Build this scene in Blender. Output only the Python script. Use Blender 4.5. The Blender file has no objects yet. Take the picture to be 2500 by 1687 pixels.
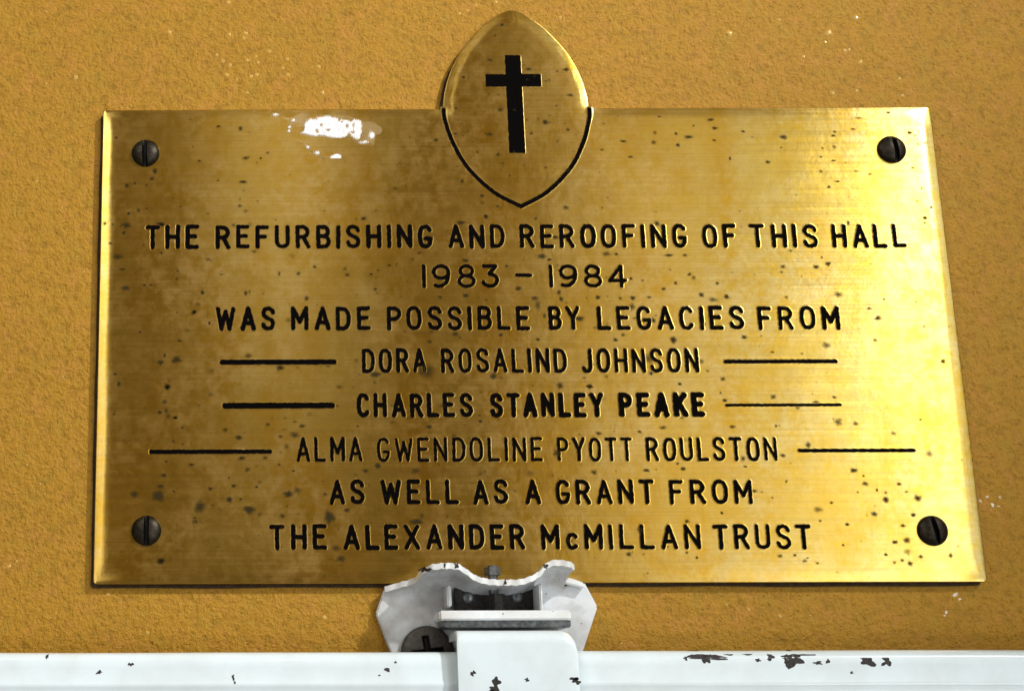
import bpy, bmesh, math, random
import numpy as np

scene = bpy.context.scene
random.seed(7); RNG = np.random.default_rng(11)

# ------------------------------------------------------------------ camera
cam_d = bpy.data.cameras.new('camera'); cam = bpy.data.objects.new('camera', cam_d)
scene.collection.objects.link(cam)
cam_d.sensor_width = 36.0; cam_d.lens = 51.84
cam_d.shift_x = 0.26352; cam_d.shift_y = -0.00308
cam_d.clip_start = 0.01; cam_d.clip_end = 50
cam.location = (-0.0815215, -0.4191752, -0.1037443)
cam.rotation_euler = (math.pi/2 + 0.2405139, 0.0022505, 0.0043195)
scene.camera = cam

# ------------------------------------------------------------------ light
world = bpy.data.worlds.new('World'); scene.world = world; world.use_nodes = True
bg = world.node_tree.nodes['Background']
bg.inputs[0].default_value = (1.0, 0.84, 0.62, 1); bg.inputs[1].default_value = 0.105

def area(name, loc, target, sx, sy, power, col):
    d = bpy.data.lights.new(name, 'AREA'); d.shape = 'RECTANGLE'; d.size = sx; d.size_y = sy
    d.energy = power; d.color = col
    o = bpy.data.objects.new(name, d); scene.collection.objects.link(o)
    o.location = loc
    from mathutils import Vector
    o.rotation_euler = (Vector(target) - Vector(loc)).to_track_quat('-Z', 'Y').to_euler()
    return o
def spot(name, loc, target, angle, power, radius, col):
    from mathutils import Vector
    d = bpy.data.lights.new(name, 'SPOT'); d.energy = power; d.spot_size = math.radians(angle); d.spot_blend = 1.0
    d.shadow_soft_size = radius; d.color = col
    o = bpy.data.objects.new(name, d); scene.collection.objects.link(o); o.location = loc
    o.rotation_euler = (Vector(target) - Vector(loc)).to_track_quat('-Z', 'Y').to_euler(); return o
spot('upper_right_spot', (0.70, -0.80, 0.74), (-0.12, 0, 0.06), 30, 62.0, 0.022, (1.0, 0.96, 0.90))  # upper-right key; its cone is added to brighten the wall's left
area('upper_left_light', (-0.33, -0.42, 0.36), (0, 0, 0), 0.12, 0.12, 0.8, (1.0, 0.95, 0.86))
area('right_light', (0.95, -0.95, 0.30), (0, 0, 0), 0.16, 0.16, 1.0, (0.82, 0.93, 1.0))
area('window_light', (1.15, -2.0, 0.0), (0.05, 0, 0), 0.30, 2.6, 9.0, (0.88, 1.0, 1.0))
area('sheen_fill', (0.80, -2.0, 0.0), (0.05, 0, 0), 0.32, 2.6, 2.3, (0.98, 0.98, 0.90))  # added unseen fill that softens the step in the brass reflection
area('narrow_window_light', (0.59, -2.0, 0.0), (0.05, 0, 0), 0.08, 2.6, 2.1, (1.0, 0.86, 0.66))
area('low_right_fill', (1.02, -2.0, -0.62), (0.05, 0, 0), 0.5, 0.18, 4.5, (1.0, 0.97, 0.92))  # added low fill for the bright line on the lower bevel
area('left_bevel_fill', (-0.85, -2.0, -0.1), (-0.05, 0, 0), 0.45, 1.8, 6.5, (1.0, 0.96, 0.9))  # added unseen panel that brightens the plaque's left bevel
area('right_bevel_fill', (1.75, -2.0, 0.0), (0.05, 0, 0), 0.5, 2.6, 4.0, (0.95, 0.97, 1.0))  # added unseen panel that lifts the plaque's right bevel
lamp_d = bpy.data.lights.new('ceiling_lamp', 'POINT'); lamp_d.energy = 0.7; lamp_d.shadow_soft_size = 0.012
lamp_d.color = (1.0, 0.93, 0.82)
lamp = bpy.data.objects.new('ceiling_lamp', lamp_d); scene.collection.objects.link(lamp)
lamp.location = (-0.05, -0.75, 0.42)

scene.view_settings.view_transform = 'Standard'; scene.view_settings.look = 'None'
scene.view_settings.exposure = 0.0; scene.view_settings.gamma = 1.0
scene.view_settings.use_curve_mapping = False

# ------------------------------------------------------------------ measured positions in mm: x along the wall, z up, origin at the plaque's centre
LINES = [[["THE",-111.79,-95.78,26.76,34.39,1.33],["REFURBISHING",-90.93,-26.56,26.79,34.22,1.33],["AND",-22.08,-5.36,26.69,34.18,1.27],["REROOFING",-1.0,48.49,26.62,34.11,1.27],["OF",52.97,63.13,26.56,34.04,1.27],["THIS",67.0,87.07,26.49,33.97,1.33],["HALL",91.18,113.17,26.4,33.88,1.33]],[["1983",-30.21,-7.59,14.52,21.91,1.14],["-",-2.89,2.28,18.45,18.45,1.14],["1984",7.08,30.11,14.57,21.78,1.14]],[["WAS",-90.87,-73.41,1.9,9.26,1.32],["MADE",-68.87,-45.55,1.88,9.17,1.32],["POSSIBLE",-40.95,0.92,1.75,9.11,1.25],["BY",6.18,15.61,1.71,9.06,1.25],["LEGACIES",20.39,63.23,1.67,8.96,1.25],["FROM",67.16,91.13,1.55,8.83,1.31]],[["DORA",-48.57,-29.58,-10.83,-3.46,1.19],["ROSALIND",-25.55,10.98,-10.94,-3.57,1.13],["JOHNSON",15.13,49.14,-11.06,-3.7,1.13]],[["CHARLES",-50.27,-16.81,-23.92,-16.72,1.3],["STANLEY",-11.87,20.86,-24.04,-16.72,1.47],["PEAKE",25.09,49.91,-24.14,-16.76,1.65]],[["ALMA",-67.62,-48.78,-36.68,-29.45,0.99],["GWENDOLINE",-44.69,2.66,-36.79,-29.69,0.94],["PYOTT",6.76,28.37,-36.78,-29.8,0.99],["ROULSTON",32.11,69.46,-36.88,-29.9,1.05]],[["AS",-58.46,-48.46,-48.93,-41.75,1.22],["WELL",-43.93,-21.75,-48.93,-41.81,1.22],["AS",-17.8,-7.82,-48.98,-41.87,1.22],["A",-3.06,1.47,-49.02,-41.9,1.22],["GRANT",5.53,33.6,-49.08,-41.96,1.22],["FROM",37.89,61.43,-49.16,-42.05,1.22]],[["THE",-75.51,-59.36,-61.65,-54.4,1.27],["ALEXANDER",-54.74,-3.67,-61.75,-54.5,1.27],["McMILLAN",0.82,45.74,-61.83,-54.65,1.21],["TRUST",49.31,77.04,-61.94,-54.76,1.21]]]
RULES = [[-89.66,-55.7,-7.5,1.56],[56.22,89.37,-7.79,1.26],[-88.93,-56.4,-20.33,1.8],[55.73,89.29,-20.62,0.96],[-109.87,-74.53,-33.68,1.32],[75.27,108.97,-33.88,1.14]]
SCREWS = [[-111.95,56.91],[111.75,57.16],[-110.21,-56.12],[111.05,-56.79]]
SPOTS = [[-90.1,65.5,0.93,0.46],[-83.4,64.8,0.77,0.87],[-82.0,55.3,1.24,0.62],[-77.4,55.2,0.43,0.43],[-75.3,56.9,0.77,0.56],[-82.7,47.7,1.39,0.56],[-90.2,48.2,0.62,0.31],[-83.6,40.2,0.93,0.62],[-117.4,46.7,0.68,0.77],[-115.1,47.5,0.46,0.46],[-111.6,46.7,0.46,0.46],[-110.0,48.8,0.87,0.56],[-113.8,38.9,0.77,0.77],[-116.8,37.9,0.62,0.56],[-117.4,34.3,1.3,0.99],[-118.1,31.9,0.68,0.62],[-123.8,34.9,0.56,0.68],[-121.5,34.6,0.37,0.46],[-120.9,62.0,0.56,0.46],[-122.0,28.7,0.77,0.46],[-107.0,34.5,1.08,0.62],[-78.4,41.7,0.43,0.43],[-109.1,51.2,0.77,1.08],[-101.4,40.1,0.46,0.37],[-7.4,86.7,1.01,0.61],[4.3,83.7,1.14,0.65],[15.7,83.5,0.89,0.73],[16.5,75.1,1.14,0.57],[-4.9,70.5,1.14,0.73],[8.5,66.4,1.06,0.81],[-8.4,62.6,1.22,0.73],[-24.7,60.8,0.89,0.57],[-18.8,62.8,0.89,0.41],[-15.6,81.1,0.65,0.49],[-18.3,71.0,0.49,0.41],[-6.2,56.1,0.65,0.65],[15.2,64.0,0.65,0.57],[12.1,71.7,0.41,0.41],[25.0,57.5,0.81,0.41],[4.1,62.7,0.61,0.32],[-11.5,43.1,0.65,0.57],[-17.3,47.7,0.57,0.57],[13.2,39.3,1.14,0.81],[-7.1,39.8,0.61,0.49],[-10.7,36.8,0.61,0.41],[-3.1,98.4,0.81,0.57],[-12.4,56.9,0.57,0.41],[10.4,80.1,0.41,0.41],[117.8,62.6,0.91,0.62],[119.3,61.8,0.71,0.34],[119.8,58.9,0.79,0.57],[122.0,59.3,0.79,0.45],[95.3,63.0,0.62,0.4],[94.8,61.7,0.79,0.45],[94.7,58.2,0.68,0.62],[91.2,57.8,0.51,0.45],[90.5,55.0,0.62,0.34],[90.0,50.4,0.51,0.62],[91.9,45.5,0.62,0.57],[104.5,49.5,0.85,0.45],[117.5,51.4,0.68,0.51],[119.4,44.9,0.51,0.57],[121.6,39.0,0.57,0.51],[119.4,35.6,0.79,0.57],[119.2,34.1,0.51,0.4],[112.2,69.2,0.85,0.4],[103.0,67.4,1.27,0.4],[100.9,63.8,0.99,0.4],[94.6,47.2,0.85,0.34],[94.1,53.8,0.85,0.28],[96.5,34.2,0.51,0.85],[117.7,40.9,0.57,0.28],[120.7,65.4,0.42,0.34],[-107.2,34.5,1.68,0.86],[-85.6,34.2,0.86,0.67],[-79.5,26.0,0.96,0.67],[-106.9,25.6,0.48,0.48],[-93.1,23.6,1.06,0.58],[-109.9,15.8,0.48,0.38],[-111.8,15.8,0.67,0.34],[-94.7,13.5,0.77,0.77],[-66.5,19.2,0.77,0.67],[-61.7,21.2,0.67,0.58],[-52.1,18.7,0.86,0.58],[-44.0,14.3,0.67,0.58],[-45.1,18.9,0.58,0.48],[-64.2,11.6,0.86,0.86],[-97.1,7.6,0.77,0.77],[-92.6,4.2,0.38,0.67],[-101.3,-1.1,0.67,0.48],[-106.8,-7.5,1.06,0.86],[-102.2,-6.7,1.34,1.25],[-105.6,-5.4,0.48,0.67],[-81.3,-5.6,1.15,0.86],[-104.8,-14.7,1.06,0.86],[-72.1,-9.2,1.34,0.86],[-46.9,36.1,0.96,0.67],[-18.2,34.7,1.34,0.86],[-10.6,36.5,0.86,0.67],[-17.2,23.0,1.06,0.67],[-17.6,12.3,1.06,0.77],[-25.1,11.8,0.67,0.67],[-21.0,0.7,1.06,0.77],[-7.8,0.4,0.86,0.58],[-28.6,-1.6,1.06,0.67],[-29.9,-10.3,2.4,2.16],[-44.6,-11.3,1.68,0.86],[-10.5,-11.9,0.96,1.2],[-30.7,25.4,0.67,0.38],[-39.7,21.6,0.86,0.38],[-72.1,19.2,0.48,0.86],[-82.0,13.2,0.67,0.86],[-5.2,21.2,0.48,0.48],[4.1,35.9,0.57,0.57],[5.3,24.2,1.36,0.91],[7.5,23.2,0.8,0.45],[24.4,24.9,1.36,0.91],[27.3,24.8,0.68,0.57],[42.7,24.4,1.36,0.57],[47.5,24.4,0.91,0.57],[39.9,34.2,1.02,0.91],[9.6,30.1,0.91,0.68],[78.7,25.7,0.8,0.57],[76.0,20.8,0.8,0.68],[75.4,19.1,0.57,0.45],[85.7,20.7,1.02,0.68],[89.3,21.6,1.02,0.68],[87.7,23.6,0.45,0.4],[49.5,17.5,0.8,0.8],[48.5,18.6,0.57,0.57],[44.1,15.9,0.68,0.57],[56.3,15.8,0.57,0.57],[40.5,14.1,0.8,0.57],[-2.1,14.4,1.02,0.8],[31.1,17.3,0.57,0.57],[9.8,13.2,0.8,0.8],[10.3,11.1,0.8,0.91],[21.1,11.6,0.8,0.8],[27.6,11.3,0.68,0.57],[31.3,11.4,1.02,0.8],[36.1,11.6,0.8,0.45],[51.4,12.3,0.91,0.8],[54.7,10.8,1.48,0.91],[58.7,11.7,0.91,0.8],[2.6,11.4,1.25,0.8],[3.4,9.4,1.02,1.59],[30.8,8.7,1.14,1.25],[5.2,6.1,0.57,0.8],[76.2,11.5,0.68,0.57],[91.4,12.3,1.48,0.91],[104.6,10.8,0.45,0.4],[102.3,5.1,1.14,0.8],[100.0,8.0,0.8,0.45],[100.7,-1.5,0.8,0.57],[86.5,-3.0,1.36,1.02],[62.9,-0.5,1.02,0.68],[42.2,-1.3,1.02,1.25],[25.4,-1.2,0.8,0.68],[27.7,0.3,0.8,0.57],[2.9,-1.0,0.68,0.57],[55.7,-12.9,0.91,0.68],[49.9,-7.7,0.8,0.8],[34.6,-6.8,1.25,1.7],[35.1,-11.2,0.68,0.68],[17.2,-15.0,1.14,0.8],[8.6,-14.7,1.02,1.14],[43.3,-14.4,0.57,0.45],[119.3,35.8,0.8,0.45],[119.1,34.2,0.57,0.4],[119.7,-7.9,0.8,0.68],[115.4,2.5,0.34,0.45],[70.6,-5.0,0.57,0.34],[36.7,4.6,1.02,0.8],[15.3,5.2,1.59,0.8],[-104.7,-14.8,1.06,0.86],[-105.4,-19.1,0.86,0.86],[-106.8,-22.2,0.86,0.67],[-105.0,-21.7,0.77,0.86],[-102.3,-23.8,0.58,0.48],[-88.0,-27.4,0.86,0.67],[-84.1,-29.6,1.06,0.86],[-75.8,-25.8,0.86,0.58],[-65.9,-26.3,1.06,0.67],[-68.1,-28.9,1.54,1.06],[-72.2,-29.4,0.77,0.58],[-102.8,-30.7,0.58,0.48],[-100.2,-31.5,0.67,0.38],[-83.3,-35.6,1.25,0.67],[-76.6,-35.5,0.86,0.58],[-81.7,-38.9,0.96,0.77],[-104.8,-36.5,0.67,0.38],[-105.5,-40.4,0.86,0.58],[-106.3,-43.6,1.06,0.67],[-97.6,-37.4,0.96,0.48],[-107.0,-46.3,1.82,1.82],[-95.2,-49.4,1.73,2.02],[-81.2,-50.3,1.73,1.25],[-70.1,-45.9,1.54,1.06],[-67.5,-44.9,1.34,1.06],[-86.8,-47.4,1.06,0.86],[-85.6,-43.5,0.86,0.48],[-92.2,-44.3,0.77,0.58],[-59.6,-46.0,0.86,0.67],[-44.5,-37.9,1.06,0.86],[-48.1,-39.3,0.77,0.67],[-33.8,-39.4,1.34,0.96],[-70.4,-32.3,0.96,0.86],[-58.6,-52.5,1.63,2.02],[-53.6,-50.5,1.06,0.58],[-71.8,-52.1,0.96,0.67],[-96.5,-53.6,1.06,0.67],[-56.8,-61.1,1.54,0.86],[-55.5,-64.1,1.54,0.96],[-106.1,-64.7,1.25,0.96],[-113.8,-45.8,1.34,1.06],[-102.6,-45.0,0.48,0.48],[-29.5,-26.7,0.86,0.67],[-14.8,-25.1,0.67,0.58],[-87.0,-41.2,0.48,0.38],[-79.1,-43.8,0.58,0.38],[-72.6,-37.5,0.48,0.38],[-68.6,-39.3,0.58,0.38],[-83.6,-47.3,0.48,0.38],[-34.0,-53.9,1.92,0.96],[17.0,-15.0,1.02,0.68],[43.0,-14.3,0.57,0.45],[37.4,-27.1,1.14,0.68],[30.6,-28.3,0.8,0.45],[57.3,-26.9,1.02,0.57],[69.8,-26.7,0.45,0.45],[69.7,-18.2,1.02,0.8],[55.7,-19.2,0.8,0.57],[87.3,-18.4,0.8,0.45],[87.7,-25.6,1.36,1.25],[92.6,-26.1,0.91,0.8],[103.1,-28.9,0.91,0.68],[111.3,-25.0,0.45,0.4],[112.7,-34.9,1.02,1.14],[78.5,-32.3,0.8,1.14],[76.4,-21.3,0.91,0.8],[81.8,-19.9,1.25,0.57],[6.7,-34.4,1.25,1.14],[16.9,-39.9,0.91,0.8],[31.8,-39.4,1.02,0.57],[34.6,-39.2,0.34,0.34],[42.3,-39.0,0.8,0.68],[40.8,-37.5,0.57,0.45],[18.9,-28.7,1.02,0.57],[60.0,-38.4,0.68,0.34],[90.7,-39.6,1.14,0.8],[93.3,-41.2,0.45,0.45],[93.6,-43.4,1.02,0.8],[98.9,-48.0,1.02,1.02],[99.1,-46.0,0.57,0.57],[103.1,-43.5,0.8,0.57],[108.0,-47.5,1.36,1.02],[79.5,-50.7,1.36,1.02],[83.5,-48.8,0.57,0.45],[95.2,-52.0,1.02,0.91],[106.2,-52.3,0.8,0.68],[79.8,-53.9,0.57,0.45],[87.3,-54.9,0.68,0.57],[103.0,-55.3,0.8,0.68],[103.6,-59.4,1.14,1.02],[100.2,-59.9,0.91,0.68],[103.4,-62.6,1.14,1.02],[107.0,-64.0,0.8,0.57],[103.8,-65.9,0.91,0.8],[101.7,-65.0,0.68,0.57],[97.3,-63.4,0.57,0.57],[99.5,-65.6,0.57,0.57],[115.4,-63.7,0.8,0.68],[67.6,-63.7,0.91,0.57],[71.8,-63.5,0.57,0.45],[74.4,-65.1,0.8,0.57],[77.9,-65.7,0.57,0.45],[28.8,-56.3,0.91,1.02],[25.3,-63.1,0.8,0.8],[42.3,-53.9,0.8,0.57],[41.6,-62.7,0.57,0.45],[44.3,-64.1,0.45,0.45],[61.9,-45.4,1.14,0.57],[71.0,-35.3,0.91,0.68],[66.9,-47.3,0.45,0.34],[71.3,-42.7,0.45,0.45],[52.3,-51.6,0.57,0.45],[85.6,-60.7,0.45,0.45],[96.7,-45.2,0.34,0.57],[59.6,-36.1,0.8,0.91],[-119.8,24.5,1.72,0.96],[-118.4,20.7,0.96,0.46],[-117.3,14.9,1.34,0.77],[-119.9,-10.9,0.61,0.46],[-118.7,-13.8,0.69,0.69],[-119.9,-22.6,0.61,0.46],[-112.9,1.6,0.46,0.38],[-97.2,7.5,0.77,0.61],[-102.4,-23.8,0.77,0.54],[-106.0,-64.6,1.3,0.84],[43.0,68.1,0.72,0.41],[41.3,62.9,0.72,0.72],[40.7,59.8,1.03,0.72],[47.6,62.6,0.52,0.52],[47.9,58.9,0.83,0.62],[51.3,61.5,1.55,0.62],[58.3,67.0,1.14,0.62],[59.4,64.3,1.03,0.52],[58.9,60.4,0.72,0.41],[67.8,63.2,0.83,0.41],[79.8,61.3,1.34,0.83],[31.6,60.2,1.29,0.41],[33.4,55.2,0.93,0.41],[53.1,65.1,0.31,0.41],[78.8,58.0,0.31,0.41],[63.2,54.6,0.41,0.72],[74.4,53.4,0.93,0.62]]
SMEAR_WHITE = [[-63.97,66.6],[-62.42,67.66],[-60.61,67.75],[-60.06,68.33],[-58.79,68.42],[-56.79,68.61],[-55.17,68.11],[-53.37,67.53],[-51.21,67.32],[-50.13,66.74],[-49.03,67.51],[-47.23,67.12],[-46.9,65.57],[-47.33,62.29],[-47.72,61.04],[-48.8,61.34],[-50.05,61.92],[-50.93,62.69],[-52.03,61.93],[-54.02,61.55],[-56.54,61.75],[-57.98,62.14],[-59.6,62.44],[-61.05,62.16],[-63.21,62.74],[-64.01,62.94],[-65.37,63.04],[-64.27,63.9]]
SMEAR_TAN = [[[-70.73,68.66],[-68.56,68.36],[-66.76,68.16],[-66.37,69.9],[-65.29,69.71],[-64.2,69.7],[-62.39,69.5],[-63.14,67.95],[-63.97,66.41],[-64.62,65.06],[-65.7,65.64],[-66.79,65.45],[-68.78,65.08],[-68.94,66.62],[-70.2,67.79]],[[-73.63,69.35],[-72.72,69.64],[-72.0,69.05],[-72.91,68.67]],[[-47.24,66.92],[-44.34,67.1],[-41.83,65.93],[-40.25,64.38],[-41.19,62.85],[-42.64,62.27],[-42.87,60.35],[-43.08,59.3],[-47.39,59.8],[-49.89,60.57],[-47.37,60.76],[-46.94,64.02]],[[-60.22,69.3],[-56.05,69.47],[-53.35,68.98],[-49.74,68.48],[-49.03,67.51],[-53.37,67.53],[-56.98,68.51],[-60.06,68.33]],[[-60.96,55.35],[-59.69,56.01],[-58.99,55.06],[-57.89,56.2],[-57.17,56.19],[-58.09,55.05],[-57.94,53.53],[-59.01,53.72],[-59.71,54.87]],[[-66.84,60.64],[-63.59,60.63],[-62.72,58.51],[-61.29,57.36],[-62.02,57.17],[-63.61,58.9]]]
SMEAR_BLOB = [[-43.99,62.47,0.7,1.23],[-54.85,55.23,1.54,1.23],[-55.95,54.19,0.61,0.44],[-60.49,56.88,0.53,0.49],[-63.26,58.61,0.32,0.32],[-67.49,67.29,0.49,0.44],[-72.72,69.19,0.67,0.39],[-68.69,65.17,0.42,0.32],[-68.79,63.73,0.39,0.35],[-46.3,60.17,1.05,0.39]]
SMEAR_HOLE = [[-53.64,67.72,0.53,0.88],[-51.42,65.59,0.46,0.67],[-60.39,63.69,0.42,0.67],[-59.1,65.71,0.35,0.32],[-57.05,64.16,0.7,0.42],[-49.45,64.81,0.25,1.05],[-50.76,62.31,0.79,0.97],[-49.84,63.36,0.53,0.32],[-52.84,66.75,0.25,0.25]]
RAILTOP = -90.2
CHIPS = [[-134.87,-91.31,0.53,0.71],[-120.93,-95.44,0.88,0.57],[-112.6,-93.41,0.88,0.57],[-85.58,-96.87,0.44,0.88],[-85.17,-98.17,0.35,0.44],[-45.01,-94.95,0.93,0.67],[-42.75,-93.04,0.47,0.33],[-47.1,-96.39,0.33,0.27],[38.99,-91.48,4.51,1.18],[39.15,-92.48,0.98,1.08],[45.55,-90.86,1.57,0.54],[50.19,-90.96,1.47,0.44],[56.16,-91.7,0.88,1.08],[52.82,-92.74,0.69,0.39],[62.15,-92.31,2.85,1.67],[60.44,-93.21,0.88,0.88],[68.55,-90.91,8.83,0.44],[72.7,-91.2,2.94,0.44],[81.57,-92.95,1.96,1.18],[86.66,-93.14,1.18,1.08],[68.54,-93.46,0.98,0.44],[71.21,-93.1,0.59,0.44],[33.83,-92.24,0.44,0.49],[77.1,-95.97,0.34,0.34],[95.52,-90.61,1.96,0.29]]
STRAPCHIPS = [[-23.07,-96.01,0.6,0.66],[-17.08,-98.15,1.06,1.12],[-17.56,-100.06,1.26,0.86],[-18.27,-100.43,0.66,0.33],[-9.01,-97.71,0.6,0.4],[3.23,-97.44,0.99,0.46],[3.82,-98.05,1.06,0.73]]
PLATE = [[-43.6,-72.64],[-46.04,-79.4],[-42.99,-87.9],[-40.19,-94.71],[8.66,-94.83],[11.31,-89.01],[15.8,-77.58],[12.52,-70.8],[7.63,-71.62],[-0.6,-75.56],[-24.31,-75.83],[-34.9,-72.5]]
LIP = [[-43.56,-72.75,4.0],[-39.56,-71.76,6.0],[-35.88,-70.76,9.0],[-34.98,-69.49,16.0],[-32.7,-68.25,19],[-30.23,-67.87,20],[-27.33,-67.78,20],[-24.77,-68.17,20],[-22.58,-69.71,20],[-20.39,-71.15,20],[-17.54,-71.95,20],[-14.66,-72.21,20],[-11.77,-72.22,20],[-8.88,-72.16,20],[-5.96,-71.34,20],[-3.32,-69.92,20],[-1.95,-68.33,20],[0.04,-67.15,20],[2.62,-67.06,20],[4.84,-67.48,20],[6.25,-68.1,19]]
LIPROOT = -75.88
RIPS = [[7.23,-69.66,5.0],[9.52,-70.32,5.0],[11.86,-71.32,5.0]]
SHELF = [[-30.18,-79.39],[5.16,-81.95]]
UNDER = [[-28.85,-81.79],[5.28,-83.84]]
TABL = [[-28.2,-72.33],[-25.8,-78.13]]
TABR = [[-3.39,-72.07],[-1.73,-81.24]]
RECESS = [[-24.33,-72.78],[-2.34,-77.42]]
BOLT = [[-14.44,-66.82],[-14.57,-69.93],[-13.46,-74.88],[-13.62,-78.42]]
NUB = [[-20.59,-75.16],[-7.03,-75.03]]
STRAP = [[-26.88,-84.85],[4.6,-100.69]]
PSCREW = [[-32.13,-90.02],[-25.14,-89.65],[-32.28,-88.41]]
FLECKS = [[127.05,-47.98,0.5],[129.17,-46.82,0.45],[130.4,-49.16,0.55],[132.1,-49.52,0.4],[116.73,-74.45,0.6],[117.98,-75.59,0.45],[117.36,-74.0,0.4],[113.78,-79.19,0.5],[132.77,-46.95,0.4],[113.22,-80.1,0.3]]
GLINTS = [[-105.4,97.73,0.59],[-87.12,107.77,0.55],[-81.9,97.3,0.55],[-82.42,95.74,0.46],[-90.67,90.14,0.38],[-88.85,88.07,0.5],[-86.6,86.84,0.46],[-81.4,88.36,0.42],[-78.03,87.65,0.38],[-74.54,91.29,0.42],[-69.15,88.64,0.5],[-70.47,85.75,0.42],[-59.44,86.08,0.5],[-68.89,83.41,0.5],[-87.64,83.49,0.55],[-80.21,82.99,0.5],[-78.48,83.55,0.5],[-81.43,77.66,0.42],[-58.36,77.57,0.55],[-133.99,82.85,0.55],[-86.9,96.99,0.5],[-78.67,89.52,0.34],[-84.53,82.08,0.34],[-144.92,49.21,0.34],[106.92,101.68,0.73],[67.37,96.65,0.73],[97.9,96.7,0.84],[106.78,86.98,0.52],[97.16,76.87,0.52],[104.75,77.59,0.42],[89.42,88.81,0.42],[102.3,90.8,0.47],[103.68,91.09,0.42],[96.63,93.58,0.42],[82.96,101.19,0.42],[118.41,75.92,0.37],[118.14,81.41,0.37],[-149.16,-65.77,0.43],[-121.09,-73.59,0.43],[-109.81,-84.26,0.43],[-60.26,-80.2,0.47],[-4.16,107.55,0.41],[-10.34,106.5,0.33],[-13.07,104.64,0.41],[-15.59,103.72,0.41],[15.51,102.18,0.41],[67.24,-80.13,0.42],[75.72,-79.91,0.26],[58.63,-78.31,0.37]]

# ------------------------------------------------------------------ helpers
MM = 0.001
COL = scene.collection
PLAQUE_D = 2.6          # plaque face stands this far (mm) in front of the wall

def make(name, verts, faces, mat, parent=None, smooth=True, attr=None, off=(0, 0, 0)):
    """verts in mm as (x, depth towards the viewer, z); linked as one mesh object"""
    v = np.asarray(verts, float).reshape(-1, 3)
    w = np.empty_like(v); w[:, 0] = v[:, 0] - off[0]; w[:, 1] = -(v[:, 1] - off[1]); w[:, 2] = v[:, 2] - off[2]
    me = bpy.data.meshes.new(name); me.from_pydata((w*MM).tolist(), [], [list(map(int, f)) for f in faces])
    me.validate()
    if attr:
        for k, a in attr.items():
            at = me.attributes.new(k, 'FLOAT', 'POINT'); at.data.foreach_set('value', np.asarray(a, np.float32))
    bm = bmesh.new(); bm.from_mesh(me)
    bmesh.ops.remove_doubles(bm, verts=bm.verts, dist=1e-7)
    bmesh.ops.recalc_face_normals(bm, faces=bm.faces)
    bm.to_mesh(me); bm.free()
    if smooth: me.polygons.foreach_set('use_smooth', [True]*len(me.polygons))
    me.materials.append(mat)
    o = bpy.data.objects.new(name, me); COL.objects.link(o)
    if parent: o.parent = parent
    else: o.location = (off[0]*MM, -off[1]*MM, off[2]*MM)
    return o

def sheet(name, verts, faces, mat, parent=None, attr=None, off=(0, 0, 0), flip=True):
    """open height-field sheet whose faces must look at the viewer (-Y)"""
    v = np.asarray(verts, float).reshape(-1, 3)
    w = np.empty_like(v); w[:, 0] = v[:, 0] - off[0]; w[:, 1] = -(v[:, 1] - off[1]); w[:, 2] = v[:, 2] - off[2]
    me = bpy.data.meshes.new(name)
    f = np.asarray(faces, np.int32); n, k = f.shape
    me.vertices.add(len(w)); me.vertices.foreach_set('co', (w*MM).astype(np.float32).ravel())
    me.loops.add(n*k); me.loops.foreach_set('vertex_index', f.ravel())
    me.polygons.add(n); me.polygons.foreach_set('loop_start', np.arange(0, n*k, k, dtype=np.int32))
    me.polygons.foreach_set('use_smooth', np.ones(n, bool))
    me.update(calc_edges=True); me.validate()
    if attr:
        for q, a in attr.items():
            at = me.attributes.new(q, 'FLOAT', 'POINT'); at.data.foreach_set('value', np.asarray(a, np.float32))
    me.materials.append(mat)
    o = bpy.data.objects.new(name, me); COL.objects.link(o)
    if parent: o.parent = parent
    else: o.location = (off[0]*MM, -off[1]*MM, off[2]*MM)
    return o

def root(name, off, label, cat, group=None):
    o = bpy.data.objects.new(name, None); COL.objects.link(o)
    o.empty_display_size = 0.01
    o.location = (off[0]*MM, -off[1]*MM, off[2]*MM); o['label'] = label; o['category'] = cat
    if group: o['group'] = group
    return o

# ------------------------------------------------------------------ materials
def new_mat(name):
    m = bpy.data.materials.new(name); m.use_nodes = True
    nt = m.node_tree; nt.nodes.clear()
    out = nt.nodes.new('ShaderNodeOutputMaterial'); p = nt.nodes.new('ShaderNodeBsdfPrincipled')
    nt.links.new(p.outputs[0], out.inputs[0])
    return m, nt, p, out
def N(nt, t, **kw):
    n = nt.nodes.new('ShaderNode' + t)
    for k, v in kw.items(): setattr(n, k, v)
    return n
def L(nt, a, b): nt.links.new(a, b)
def mmcoord(nt, scale=(1, 1, 1), rot=(0, 0, 0)):
    tc = N(nt, 'TexCoord'); mp = N(nt, 'Mapping')
    mp.inputs['Scale'].default_value = [1000*s for s in scale]; mp.inputs['Rotation'].default_value = rot
    L(nt, tc.outputs['Object'], mp.inputs['Vector']); return mp.outputs[0]
def noise(nt, vec, scale, detail=3, rough=0.5, dist=0):
    n = N(nt, 'TexNoise'); n.inputs['Scale'].default_value = scale; n.inputs['Detail'].default_value = detail
    n.inputs['Roughness'].default_value = rough; n.inputs['Distortion'].default_value = dist
    L(nt, vec, n.inputs['Vector']); return n.outputs['Fac']
def ramp(nt, fac, stops):
    r = N(nt, 'ValToRGB'); e = r.color_ramp.elements
    while len(e) < len(stops): e.new(0.5)
    for el, (p, c) in zip(e, stops):
        el.position = p; el.color = (*c, 1) if len(c) == 3 else c
    L(nt, fac, r.inputs[0]); return r.outputs[0]
def g(v): return (v, v, v)
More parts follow.
